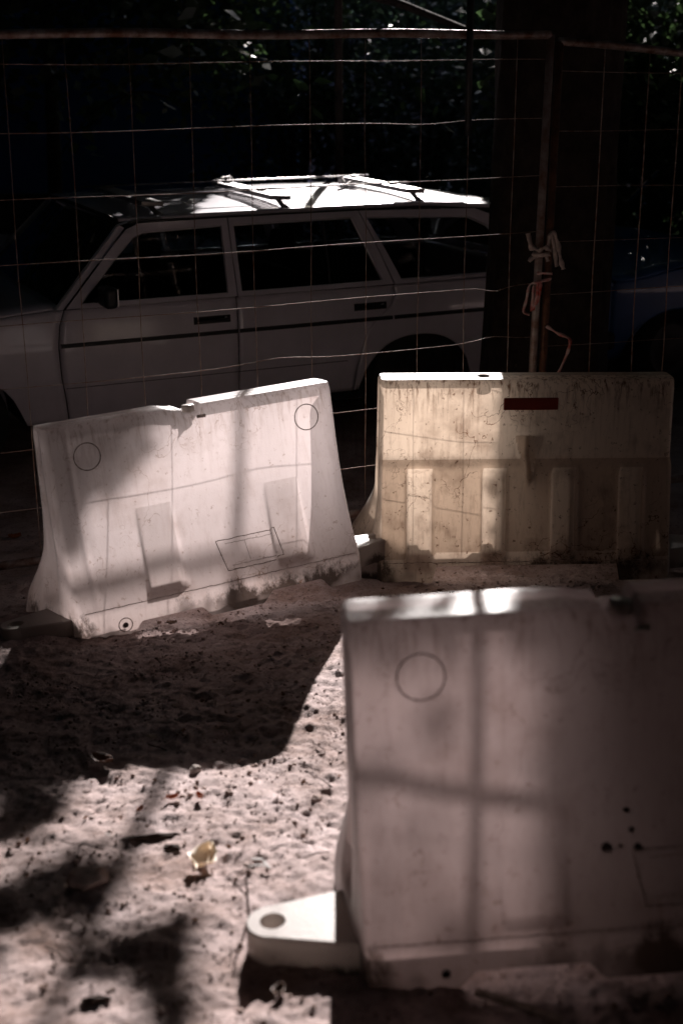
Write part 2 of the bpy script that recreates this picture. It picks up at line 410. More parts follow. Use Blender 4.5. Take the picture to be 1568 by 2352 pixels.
leaf_cloud('crown', rel(pts, big), .13, M['leaf'], big)
leaf_cloud('low_leaf_screen', rel(canopy(9000, .75, 4.5, -3.9, -2.8, 11, 13, lambda u, w: u < 99), big), .13, M['leaf'], big)  # leaf cloud added to keep the sun off the blue bonnet
far = branchy_tree('far_screen_tree', 5.5, 22, .3, 7, 'far tree added so that its dense crown keeps sun and sky off the bushes')  # tree added to screen the bushes from the sun
leaf_cloud('crown', rel(canopy(25000, -8, 9, -6.4, -2.75, 20, 24, lambda u, w: u < 99), far), .24, M['leaf'], far)
# leaf roof added over the yard to shut out sky light, sunward slot open
n = 85000; P = np.stack([rng.uniform(-14, 14, n), rng.uniform(-7, 20, n), rng.uniform(7.2, 8.6, n)], 1)
u = P[:, 0] - SUNX * P[:, 1]; w = P[:, 2] - TANE * P[:, 1]
P = P[~((u > -1.9) & (u < .9) & (w < .3))]
over = branchy_tree('leaf_roof_tree', -6.5, 13.5, .3, 7.6, 'tall tree added at the left, its leaf roof shuts sky light out of the yard', limbs=[([(0, 0, 4.5), (2, -2, 6.5), (5, -5, 7.8)], .14, .05), ([(0, 0, 5), (2, 3, 7), (5, 5, 8)], .12, .05)])
leaf_cloud('crown', rel(P, over), .46, M['leaf'], over)

# background foliage: drooping boughs before the wall, bushes at the right
def shrub(name, x, y, rx, ry, z0, z1, n, size, label, group, holes=0):
    e = empty(name, (x, y, -.1)); tag(e, label, 'bush' if z0 < 1 else 'tree', group)
    pts = []
    k = 26
    for _ in range(k):
        a = rng.random() * 6.283; q = math.sqrt(rng.random())
        cx, cy, cz = q * rx * math.cos(a), q * ry * math.sin(a), rng.uniform(z0, z1)
        s = rng.uniform(.25, .55)
        pts.append(rng.normal(size=(n // k, 3)) * np.array([s, s, s * .6]) + np.array([cx, cy, cz]))
    pts = np.concatenate(pts); pts = pts[pts[:, 2] > .05]
    leaf_cloud('foliage', pts, size, M['leafb'], e)
    for k in range(5):
        a = rng.random() * 6.283; MB().tube([(0, 0, 0), (rx * .3 * math.cos(a), ry * .3 * math.sin(a), z1 * .5), (rx * .7 * math.cos(a), ry * .6 * math.sin(a), z1 * .9)], [.05, .035, .012], 6).build('stem', M['bark'], e, True)
    return e
for i, (x, y, rx, z1, n, lab) in enumerate([
    (-.5, 15.8, .7, 3.0, 3600, 'dark bush hiding the corner of the blue grey building'),
    (.9, 16.5, 1.2, 2.9, 5200, 'dark bush behind the middle of the car roof'),
    (2.3, 15.4, 1.3, 2.9, 5200, 'dark bush just left of the thick trunk, glints of sun in it'),
    (4.4, 16.5, 1.6, 3.2, 6000, 'bushy thicket right of the thick trunk with pale sunny glints'),
    (6.8, 18.0, 1.8, 3.4, 5000, 'thicket at the far right edge behind the blue car')]):
    shrub('bush', x, y, rx, 1.0, .2, z1, int(n * 2.4), .085, lab, 'bushes behind the cars')
hang = empty('drooping_tree', (-2.6, 13.2, -.1)); tag(hang, 'slim tree with drooping dark boughs in front of the blue grey building', 'tree')
MB().tube([(0, 0, 0), (.05, .0, 2), (-.05, .1, 4), (.2, .1, 6)], [.07, .06, .05, .03], 10).build('trunk', M['bark'], hang, True)
hp = []
for b in range(15):
    a0 = rng.uniform(-2.3, 1.9); z0 = rng.uniform(1.7, 3.3); ln = rng.uniform(.6, 1.5); sg = 1 if rng.random() < .5 else -1
    pl = []
    for k in range(7):
        t = k / 6; pl.append((a0 + sg * ln * t, -.3 + .2 * math.sin(a0 * 3), z0 + .12 * math.sin(3 * t) - .55 * t * t))
    MB().tube(pl, [.014 - .0015 * k for k in range(7)], 5).build('twig', M['bark'], hang)
    pl = np.array(pl)
    for k in range(46):
        t = rng.random() * 5.999; i = int(t); p = pl[i] * (1 - t + i) + pl[i + 1] * (t - i)
        hp.append(p + rng.normal(size=3) * np.array([.09, .12, .10]))
leaf_cloud('foliage', np.array(hp), .15, M['leaf'], hang)
# stem and bough added behind the car to cast the left barrier's crossed shadow
sap = empty('shadow_sapling', (-.02, 10.9, -.1)); tag(sap, 'slim dark sapling added behind the car to cast the crossed shadow on the left barrier', 'tree')
MB().tube([(0, 0, 0), (.005, 0, 1.2), (-.004, 0, 2.4), (.01, 0, 3.3), (0, 0, 4.2)], [.034, .032, .030, .027, .02], 10).build('trunk', M['bark'], sap, True)
MB().tube([(-1.35, .0, 2.84), (-.6, .02, 2.76), (0, 0, 2.66), (.45, .3, 2.55), (.95, .6, 2.38)], [.022, .030, .034, .030, .022], 8).build('limb', M['bark'], sap, True)

# ------------------------------------------------------------------ mesh fence
FANG = R(25.0); FDX, FDY = math.cos(FANG), math.sin(FANG)
def wire_pts(p, q, n, amp, dips=()):
    out = []
    d = Vector(q) - Vector(p); side = Vector((-FDY, FDX, 0))
    ph = rnd.random() * 9
    for i in range(n + 1):
        t = i / n; v = Vector(p) + d * t
        w = amp * (math.sin(t * 7 + ph) + .6 * math.sin(t * 17 + ph * 2))
        if abs(d.z) > abs(d.x): v += Vector((w, 0, 0))
        else: v += Vector((0, 0, w))
        for (c, wd, dep) in dips: v.z += dep * math.exp(-((t - c) / wd) ** 2)
        v += side * amp * .6 * math.sin(t * 11 + ph)
        out.append(v)
    return out
def fence_panel(name, o, ang, ss_, zs, length, ztop, zbot, label, posts, tilt=0, bend=None):
    e = empty(name, o, (0, 0, ang)); tag(e, label, 'fence', 'wire fence panels')
    L0, L1 = length
    zt = lambda s: ztop + tilt * s
    MB().tube([(L0 + (L1 - L0) * i / 14, 0, zt(L0 + (L1 - L0) * i / 14) + .004 * math.sin(i * 1.3)) for i in range(15)], .019, 12).build('top_bar', M['tube'], e, True)
    MB().tube([(L0, 0, zbot), ((L0 + L1) / 2, 0, zbot - .005), (L1, 0, zbot)], .019, 12).build('bottom_bar', M['tube'], e, True)
    for (s, lx, mat, zb) in posts:
        MB().tube([(s - lx, 0, zb), (s - lx * .5, 0, (ztop + zb) / 2), (s, 0, zt(s))], .0185, 12).build('post', M[mat], e, True)
    for (s, r) in ss_:
        MB().tube(wire_pts((s, -.006, zbot), (s - .012, -.006, zt(s)), 14, .0022), r, 6).build('upright_wire', M['steel'], e, True)
    for i, z in enumerate(zs):
        dips = (bend or {}).get(i, ())
        MB().tube(wire_pts((L0, 0.0, z), (L1, 0.0, z + tilt * .8), 60, .0035, dips), .0018, 6).build('level_wire', M['steel'], e, True)
    return e
Y0 = 6.30 + .466 * (-.03)
def s_of(px):
    k = (px - 784) / F_U; X = k * (.9499 * Y0 + .3126 * 1.2) / (1 - k * .9499 * .466); return X / FDX
def z_of(py): return H - 6.3 * math.tan(PITCH + math.atan((py - 1176) / F_U))
ups = [(s_of(p), .0016) for p in (-480, -345, -210, -75, 60, 195, 329, 459, 589, 717.6, 840, 960.4)] + [(s_of(1066), .0017), (s_of(1168), .0021)]
zs = [z_of(p) for p in (140, 284, 424, 560, 686, 817, 946, 1074)]
ztop = z_of(77); zbot = z_of(1182)
fence_panel('fence_panel', (0, Y0, 0), FANG, ups, zs, (-2.45, 1.02), ztop, zbot,
            'bent wire mesh fence panel right across the view in front of the car', [(1.025, .035, 'greytube', -.12), (-2.45, 0, 'rusttube', -.05)],
            bend={4: [(.93, .018, -.022)], 5: [(.62, .05, .018), (.93, .03, .02)], 1: [(.82, .05, -.012)]})
fp = bpy.data.objects['fence_panel']
MB().tube([(s_of(1052) + .008, -.03, 1.80), (s_of(1052) + .004, -.032, 2.2), (s_of(1052), -.034, 2.95)], .0155, 12).build('shadow_rod', M['blk'], fp, True)  # added rod, placed only to cast the near barrier's upright shadow
r1 = (1.075 * FDX, Y0 + 1.075 * FDY)
fence_panel('fence_panel', (r1[0], r1[1], -.05), R(22), [(s, .0028) for s in (.0, .24, .48, .66, .90, 1.15, 1.4, 1.65, 1.9, 2.15, 2.4)], zs, (-.005, 3.0), ztop + .02, zbot,
            'second mesh fence panel right of the tied posts, its top bar sloping down', [(-.002, .02, 'rusttube', -.10), (3.0, 0, 'rusttube', -.1)], tilt=-.075)

# ribbons knotted round the posts
def ribbon(name, pts, w, mat, label, nrm=(0, -1, 0)):
    pts = [Vector(p) for p in pts]; rows = []
    for i, p in enumerate(pts):
        d = (pts[min(i + 1, len(pts) - 1)] - pts[max(i - 1, 0)]).normalized()
        s = d.cross(Vector(nrm))
        if s.length < .1: s = d.cross(Vector((1, 0, 0)))
        w_ = w * (1 + .22 * math.sin(i * 1.3)); s.normalize(); tw = Matrix.Rotation(.8 * math.sin(i * .55 + len(pts)), 3, d); s = tw @ s
        rows.append([p - s * w_ / 2, p + Vector((0, -.004, 0)), p + s * w_ / 2])
    return rows
def at(px, py, Y):
    a = (px - 784) / F_U; b = -(py - 1176) / F_U; cp, sp = math.cos(PITCH), math.sin(PITCH)
    r = Vector((a, cp + b * sp, -sp + b * cp)); return Vector((0, 0, H)) + r * (Y / r.y)
def ribbon_thing(name, strips, w, mat, label):
    o0 = at(*strips[0][0]); e = empty(name, o0); tag(e, label, 'ribbon', 'rags and tape tied to the fence posts')
    for st in strips:
        pp = [at(*q) for q in st]; fine = []
        for i in range(len(pp) - 1):
            a_, b_, c_, d_ = pp[max(i - 1, 0)], pp[i], pp[i + 1], pp[min(i + 2, len(pp) - 1)]
            for k in range(5):
                t = k / 5
                fine.append(.5 * ((2 * b_) + (c_ - a_) * t + (2 * a_ - 5 * b_ + 4 * c_ - d_) * t * t + (3 * b_ - a_ - 3 * c_ + d_) * t * t * t))
        fine.append(pp[-1])
        mb = MB().grid(ribbon('r', [p - o0 for p in fine], w * rnd.uniform(.8, 1.15), mat, ''))
        o = mb.build('strip', M[mat], e, True); solid(o, .0016, 0)
    return e
YP = 6.66
ribbon_thing('cloth_ribbon', [[(1224, 566, YP), (1238, 574, YP - .01), (1252, 568, YP - .01), (1266, 574, YP)], [(1222, 580, YP), (1240, 586, YP - .012), (1262, 582, YP)],
                              [(1258, 572, YP), (1262, 545, YP), (1270, 534, YP), (1280, 560, YP), (1288, 600, YP), (1294, 618, YP)], [(1270, 540, YP), (1273, 575, YP), (1278, 612, YP)],
                              [(1240, 584, YP), (1222, 592, YP), (1214, 600, YP)], [(1222, 575, YP + .01), (1216, 552, YP + .01), (1212, 535, YP + .01)], [(1252, 580, YP), (1258, 600, YP)]],
             .024, 'tape_w', 'pale dirty cloth strips knotted round the two posts, two ends hanging to the right')
ribbon_thing('warning_tape', [[(1232, 627, YP), (1250, 627, YP - .01), (1268, 628, YP)], [(1266, 640, YP), (1240, 646, YP - .01), (1228, 650, YP)],
                              [(1232, 648, YP), (1216, 655, YP), (1208, 690, YP), (1202, 715, YP), (1216, 722, YP)], [(1236, 648, YP - .01), (1232, 680, YP - .01), (1224, 712, YP)],
                              [(1242, 648, YP - .01), (1238, 676, YP - .01), (1230, 700, YP - .01)], [(1226, 654, YP), (1222, 690, YP), (1220, 714, YP)]],
             .016, 'tape_r', 'bunch of red and white warning tape tied round the left post under the cloth')
ribbon_thing('warning_tape', [[(1254, 748, YP), (1280, 765, YP - .02), (1307, 778, YP - .02), (1306, 800, YP - .02), (1296, 826, YP), (1280, 862, YP), (1270, 900, YP)]],
             .014, 'tape_r', 'single loose end of red and white tape bent beside the rusty post')

# ------------------------------------------------------------------ plastic barriers
BL, BH = 1.24, .84
OFF = [(0, .225), (.03, .228), (.115, .226), (.128, .218), (.16, .205), (.22, .180), (.30, .155), (.40, .130), (.50, .112), (.62, .099), (.74, .090), (.81, .084), (.83, .078), (.838, .068)]
def off(z):
    for (a, p), (b, q) in zip(OFF, OFF[1:]):
        if z <= b: return p + (q - p) * (z - a) / (b - a)
    return OFF[-1][1]
def box_ss(x, a, b, e): return ss(a - e, a + e, x) * (1 - ss(b - e, b + e, x))
def relief_a(f, z, o):
    """two shallow recesses on the flare"""
    d = 0
    for (a, b, zt) in ((.255, .375, .47), (.705, .825, .47)):
        m = box_ss(f, a, b, .008)
        if m > 0 and .13 < z < zt + .02:
            flat = .118 + (.47 - z) * .12
            k = ss(zt + .01, zt - .02, z) * ss(.135, .15, z)
            d = max(d, m * k * max(0, o - flat) * .85 + m * k * .006)
    d += .014 * math.exp(-((f * BL - .085) / .012) ** 2) * ss(.1, .2, z) * .5
    return d
def relief_b(f, z, o):
    d = 0
    for (a, b) in ((.085, .175), (.345, .425), (.585, .665), (.82, .90)):
        m = box_ss(f, a, b, .008)
        if m > 0: d = max(d, m * (ss(.49, .44, z) * ss(.085, .10, z) * .048))
    m = box_ss(f, .455, .55, .004 + .0) if z > .0 else 0
    if .40 < z < .60:
        half = .047 * (z - .40) / .20; k = abs(f - .503)
        if k < half: d = max(d, .045 * (1 - k / half) + .01)
    return d
OFFB = [(0, .215), (.085, .215), (.10, .200), (.30, .165), (.485, .135), (.515, .100), (.70, .092), (.80, .086), (.83, .078), (.838, .068)]
def offb(z):
    for (a, p), (b, q) in zip(OFFB, OFFB[1:]):
        if z <= b: return p + (q - p) * (z - a) / (b - a)
    return OFFB[-1][1]
def bottom_a(f):       # feet and forklift cut-outs
    g = 0.0
    for (a, b, d) in ((.185, .425, .048), (.645, .86, .048)): g = max(g, box_ss(f, a, b, .022) * d)
    return g
def bottom_b(f): return max(box_ss(f, .18, .82, .004) * .075, 0)
def top_a(f):
    x = (f - .5) * BL
    return BH - .032 * ss(-.05, -.032, x) * (1 - ss(.028, .033, x)) - .012 * ss(-.13, -.06, x) * (1 - ss(-.04, -.03, x))
def top_b(f): return BH
def barrier_shell(offf, relf, botf, topf, kind, back_relief=True):
    xs = [0, .004, .012] + [i / 150 for i in range(2, 149)] + [.988, .996, 1]
    zz = [0, .03, .06, .10, .115, .121, .128, .145, .16] + [.18 + .0165 * i for i in range(36)] + [.775, .79, .805, .82, .832]
    rows = []; nf = 0
    for f in xs:
        ec = .012 * (max(0, 1 - f / .012) ** 2 + max(0, 1 - (1 - f) / .012) ** 2)      # rounded vertical corners
        b = botf(f); T = topf(f); row = []
        def P(z, sgn):
            b = botf(f) if sgn > 0 else 0.0
            zc = b + (.16 - b) * (z / .16) if z < .16 else (z if z < .5 else z + (T - BH) * (z - .5) / .34)
            o = offf(zc if zc < .5 else .5 + (zc - .5) * .34 / (T - .5)) - ec
            rr = relf(f, zc, o)
            if sgn < 0: o += {'a': .050, 'b': .04, 'c': .012}[kind] * (1 - ss(.05, .5, zc))
            o -= rr if sgn > 0 else rr * (1 if back_relief else 0)
            fl = (.0 if sgn > 0 else {'a': .085, 'b': .13, 'c': .045}[kind]) * (1 - ss(.0, .35, zc)) * (2 * f - 1)
            return ((f - .5) * BL + fl, -o * sgn, zc)
        for z in zz: row.append(P(z, 1))
        hw = offf(BH) - ec
        for k in range(11):
            t = k / 10; row.append(((f - .5) * BL, -hw + 2 * hw * t, T + .004 * math.sin(math.pi * t) * .5 + .002))
        for z in zz[::-1]: row.append(P(z, -1))
        rows.append(row)
    mb = MB(); mb.grid(rows); n = len(rows[0]); nz = len(zz)
    nfaces_body = len(mb.f)
    mat_i = []
    for i in range(len(rows) - 1):
        for j in range(n - 1):
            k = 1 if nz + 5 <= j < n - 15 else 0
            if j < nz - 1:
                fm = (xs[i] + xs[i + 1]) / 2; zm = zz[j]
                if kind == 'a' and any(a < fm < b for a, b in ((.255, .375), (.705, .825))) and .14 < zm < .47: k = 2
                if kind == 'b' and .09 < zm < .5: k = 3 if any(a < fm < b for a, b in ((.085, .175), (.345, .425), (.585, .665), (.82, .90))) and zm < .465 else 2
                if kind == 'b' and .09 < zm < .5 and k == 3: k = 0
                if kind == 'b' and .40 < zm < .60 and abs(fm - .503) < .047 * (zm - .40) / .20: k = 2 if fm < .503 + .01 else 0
            mat_i.append(k)
    for side in (0, -1):
        col = rows[side]; rr = []
        for j in range(nz):
            a = Vector(col[j]); b_ = Vector(col[n - 1 - j]); r_ = []
            for k in range(17):
                t = k / 16; p = a.lerp(b_, t); w = 2 * t - 1
                g = .030 * math.exp(-(w / .28) ** 4) * ss(.10, .16, a.z) * ss(.84, .80, a.z) + .012 * (1 - w * w)
                p.x += g * (1 if side == 0 else -1) - .012 * (1 - w * w) * 2 * (1 if side == 0 else -1)
                r_.append(p)
            rr.append(r_)
        tp = [Vector(p) for p in col[nz:nz + 11]]
        r_ = []
        for k in range(17):
            t = k / 16 * 10; i = min(9, int(t)); r_.append(tp[i].lerp(tp[i + 1], t - i))
        rr.append(r_)
        c0 = len(mb.f); mb.grid(rr); mat_i += [0] * (len(mb.f) - c0)
    me = mesh(mb.v, mb.f, True, 'barrier_shell')
    if len(me.polygons) == len(mat_i): me.polygons.foreach_set('material_index', mat_i)
    bm = bmesh.new(); bm.from_mesh(me); bmesh.ops.remove_doubles(bm, verts=bm.verts, dist=.0004); bmesh.ops.recalc_face_normals(bm, faces=bm.faces); bm.to_mesh(me); bm.free()
    return me
def lug_mesh(length=.265, wr=.125, tip=.064, hole=.031, h=.092):
    """tongue with a round pin hole, pointing to -x"""
    out = []
    cx = -(length - tip)
    n = 40
    for k in range(n):
        a = math.pi * .5 + math.pi * 2 * k / n
        dx, dy = math.cos(a), math.sin(a)
        # outline of the tongue: circle at the tip blended into a wedge to the root
        if dx < .0: out.append((cx + tip * dx, tip * dy))
        else:
            # intersect the ray from the hole centre with the wedge sides / root
            L_ = -cx + .04; t1 = L_ / max(dx, 1e-6)
            sl = (wr - tip) / L_
            t2 = tip / max(1e-6, abs(dy) - sl * dx) if abs(dy) - sl * dx > 0 else 1e9
            t = min(t1, t2); out.append((cx + dx * t, dy * t))
    inn = [(cx + hole * math.cos(math.pi * .5 + math.pi * 2 * k / n), hole * math.sin(math.pi * .5 + math.pi * 2 * k / n)) for k in range(n)]
    vs = []; fs = []
    ring = [(out, 0), (out, h - .006), (None, 0), (inn, h), (inn, 0)]
    r0 = [(x, y, 0) for x, y in out]; r1_ = [(x, y, h - .006) for x, y in out]
    r2 = [(cx + (x - cx) * .94, y * .94, h) for x, y in out]; r3 = [(x, y, h) for x, y in inn]; r4 = [(x, y, -.02) for x, y in inn]
    vs = r0 + r1_ + r2 + r3 + r4
    for j in range(4):
        for k in range(n):
            k2 = (k + 1) % n; fs.append((j * n + k, j * n + k2, (j + 1) * n + k2, (j + 1) * n + k))
    me = mesh(vs, fs, False, 'lug'); return me
LUG = lug_mesh()
def circle_mark(parent, f, z, r, offf, mat='dirtline', name='moulded_circle', th=.0021):
    pts = []
    for k in range(49):
        a = 2 * math.pi * k / 48; x = (f - .5) * BL + r * math.cos(a); zz = z + r * math.sin(a)
        pts.append((x, -offf(zz) - .0002, zz))
    return MB().tube(pts, th, 5, False).build(name, M[mat], parent, True)
def line_on(parent, name, fz, offf, relf, th=.0016, mat='dirtline', jit=0.0):
    pts = []
    for i in range(len(fz) - 1):
        (f0, z0), (f1, z1) = fz[i], fz[i + 1]; n = max(2, int(abs(f1 - f0) * 90))
        for k in range(n):
            f = f0 + (f1 - f0) * k / n; z = z0 + (z1 - z0) * k / n + rnd.uniform(-jit, jit); o = offf(z); fl = 0
            pts.append(((f - .5) * BL + fl, -(o - relf(f, z, o)) - .0003, z))
    f, z = fz[-1]; o = offf(z); pts.append(((f - .5) * BL, -(o - relf(f, z, o)) - .0003, z))
    return MB().tube(pts, th, 5).build(name, M[mat], parent, True)
me_a = barrier_shell(off, relief_a, bottom_a, top_a, 'a')
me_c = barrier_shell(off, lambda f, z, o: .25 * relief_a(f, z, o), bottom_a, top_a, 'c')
me_b = barrier_shell(offb, relief_b, bottom_b, top_b, 'b')
def make_barrier(corner, yaw, tilt, kind, label, back=0.0, lugs=(-1, 1)):
    """corner = front left foot on the ground"""
    rot = Euler((0, 0, 0)); Mx = Matrix.Rotation(yaw, 4, 'Z') @ Matrix.Rotation(tilt, 4, 'Y') @ Matrix.Rotation(-back, 4, 'X')
    sx, sz = (.945, .95) if kind != 'b' else (1.0, 1.01)
    if back: sx = .955
    c = Vector(corner) + (Mx @ Vector((BL / 2 * sx, .225, 0)))
    e = empty('plastic_barrier', c, Mx.to_euler()); e.scale = (sx, 1, sz); tag(e, label, 'barrier', 'white plastic road barriers')
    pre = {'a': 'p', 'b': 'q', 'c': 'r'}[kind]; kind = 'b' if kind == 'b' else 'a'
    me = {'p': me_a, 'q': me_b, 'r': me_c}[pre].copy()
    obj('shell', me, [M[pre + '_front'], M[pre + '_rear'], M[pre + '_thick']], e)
    for s in lugs:
        o = obj('connecting_lug', LUG.copy(), M['p_lug'], e)
        if s < 0: o.location = (-BL / 2 - .005, -.05, 0)
        else: o.location = (BL / 2 + .005, .02, .0); o.rotation_euler = (0, 0, math.pi)
    F = off if kind == 'a' else offb; RL = 0; RL = {'p': relief_a, 'q': relief_b, 'r': lambda f, z, o: .25 * relief_a(f, z, o)}[pre]
    if kind == 'a':
        circle_mark(e, .125, .715, .054, F); circle_mark(e, .895, .715, .054, F)
        line_on(e, 'seam', [(.02, .124), (.98, .124)], F, RL, .0013, jit=.0012)
        for (a, b) in ((.50, .72),):
            for k, seg in enumerate([[(a, .285), (b, .285)], [(a + .02, .165), (b + .02, .165)], [(a, .285), (a + .02, .165)], [(b, .285), (b + .02, .165)],
                                     [(a + .03, .268), (b - .01, .268)], [(a + .04, .182), (b, .182)], [(.60, .27), (.607, .19)]]):
                line_on(e, 'moulded_frame', seg, F, RL, .0017 if k < 4 else .001, jit=.0015)
        if pre == 'r':
            for (f_, z_, r_) in ((.492, .375, .007), (.50, .33, .007), (.452, .295, .012), (.51, .29, .010), (.478, .296, .005)):
                MB().tube([((f_ - .5) * BL, -off(z_) + .004, z_), ((f_ - .5) * BL, -off(z_) - .001, z_)], r_, 12).build('screw_hole', M['plug'], e)
        if pre == 'p': circle_mark(e, .145, .048, .028, lambda z: .2285, 'dirtline', 'plug_ring', .0019)
        MB().tube([((.145 - .5) * BL, -.222, .048), ((.145 - .5) * BL, -.234, .048)], .010, 16).build('drain_plug', M['plug'], e)
        MB().tube([(0, -.02, BH - .04), (0, -.02, BH - .004)], .026, 20).build('filler_cap', M['p_lug'], e, True)
        MB().tube([(.01, -.084, BH - .045), (.045, -.0865, BH - .045)], .007, 8).build('cap_strap', M['p_lug'], e, True)
    else:
        o = MB().box(((.505 - .5) * BL, -.0965, .745), (.232, .010, .052)).build('reflector', M['reflector'], e); bevel(o, .004)
        o.rotation_euler = (0, 0, 0)
        MB().tube([((.352 - .5) * BL, 0, BH - .01), ((.352 - .5) * BL, 0, BH + .006)], .03, 24).build('filler_cap', M['p_lug'], e, True)
        circle_mark(e, .352, .05, .0001, F) if False else None
        MB().tube([((.352 - .5) * BL, 0, BH + .004), ((.352 - .5) * BL, 0, BH + .009)], .021, 24).build('cap_recess', M['dirtline'], e, True)
        line_on(e, 'seam', [(.01, .088), (.99, .088)], F, RL, .0016, jit=.001)
    return e
b1 = make_barrier((-.962, 4.93, .050), R(27.5), R(-2.8), 'a', 'white plastic barrier on the left, standing askew and brightly backlit', R(5))
b2 = make_barrier((.172, 5.70, .0), R(4), R(0.6), 'b', 'grimy ribbed white barrier with the red reflector, in front of the tree trunk')
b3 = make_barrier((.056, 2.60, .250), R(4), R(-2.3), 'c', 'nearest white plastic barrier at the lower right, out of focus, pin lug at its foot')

# ------------------------------------------------------------------ cars
WID = 1.786
def prof(z):
    if z < .5: return .055 * ((.5 - z) / .25) ** 2
    if z < .71: return 0.0
    if z < .9: return .02 * ((z - .71) / .19) ** 1.5
    return .02 + (z - .9) * .30
def side_pt(s, z, inset=0.0, far=False):
    y = prof(z) + inset
    # body narrows a little towards both ends
    y += .10 * max(0, (abs(s + .66) - 1.5) / .6) ** 2 * .5
    return (s, (WID - y) if far else y, z)
def interp(T, z):
    if z <= T[0][0]: return T[0][1]
    for (a, p), (b, q) in zip(T, T[1:]):
        if z <= b: return p + (q - p) * (z - a) / (b - a)
    return T[-1][1]
SA = [(.28, -1.715), (.41, -1.732), (.53, -1.75), (.71, -1.758), (.82, -1.744), (.90, -1.712)]
SB = [(.28, -.716), (.90, -.721)]
SR = [(.28, .03), (.41, .034), (.50, .06), (.56, .104), (.63, .219), (.70, .265), (.80, .286), (.90, .280)]
def arch(s):
    z = .28
    for c in (-2.35, .445):
        d = abs(s - c)
        if d < .385: z = max(z, .25 + .345 * math.sqrt(max(0, 1 - (d / .385) ** 2.3)))
    return z
def panel(Lf, Rf, ztop, far, gap=.0035, n=30, m=22):
    rows = []
    for j in range(m + 1):
        g = j / m; row = []
        for i in range(n + 1):
            f = i / n; z0 = .28 + g * (.90 - .28); L_ = Lf(z0) + gap; R_ = Rf(z0) - gap
            s = L_ + (R_ - L_) * f; za = arch(s); zt = ztop(s)
            z = .28 + g * (zt - .28) if za <= .28 else max(.28 + g * (zt - .28), min(zt, za + (zt - za) * g * .999))
            row.append(side_pt(s, z, 0, far))
        rows.append(row)
    return rows
def ring_frame(outer, inner, far, depth=.0):
    mb = MB(); n = len(outer); pts = [side_pt(s, z, 0, far) for s, z in outer] + [side_pt(s, z, 0, far) for s, z in inner]
    mb.add(pts, [(k, (k + 1) % n, n + (k + 1) % n, n + k) for k in range(n)]); return mb
def poly_tube(pts, far, r, inset=-.004, close=True):
    p = [side_pt(s, z, inset, far) for s, z in pts]
    if close: p = p + [p[0]]
    return MB().tube(p, r, 6, not close)
def hood_z(s): return .90 - .03 * ss(-1.75, -2.3, s) - .07 * ss(-2.2, -2.85, s)
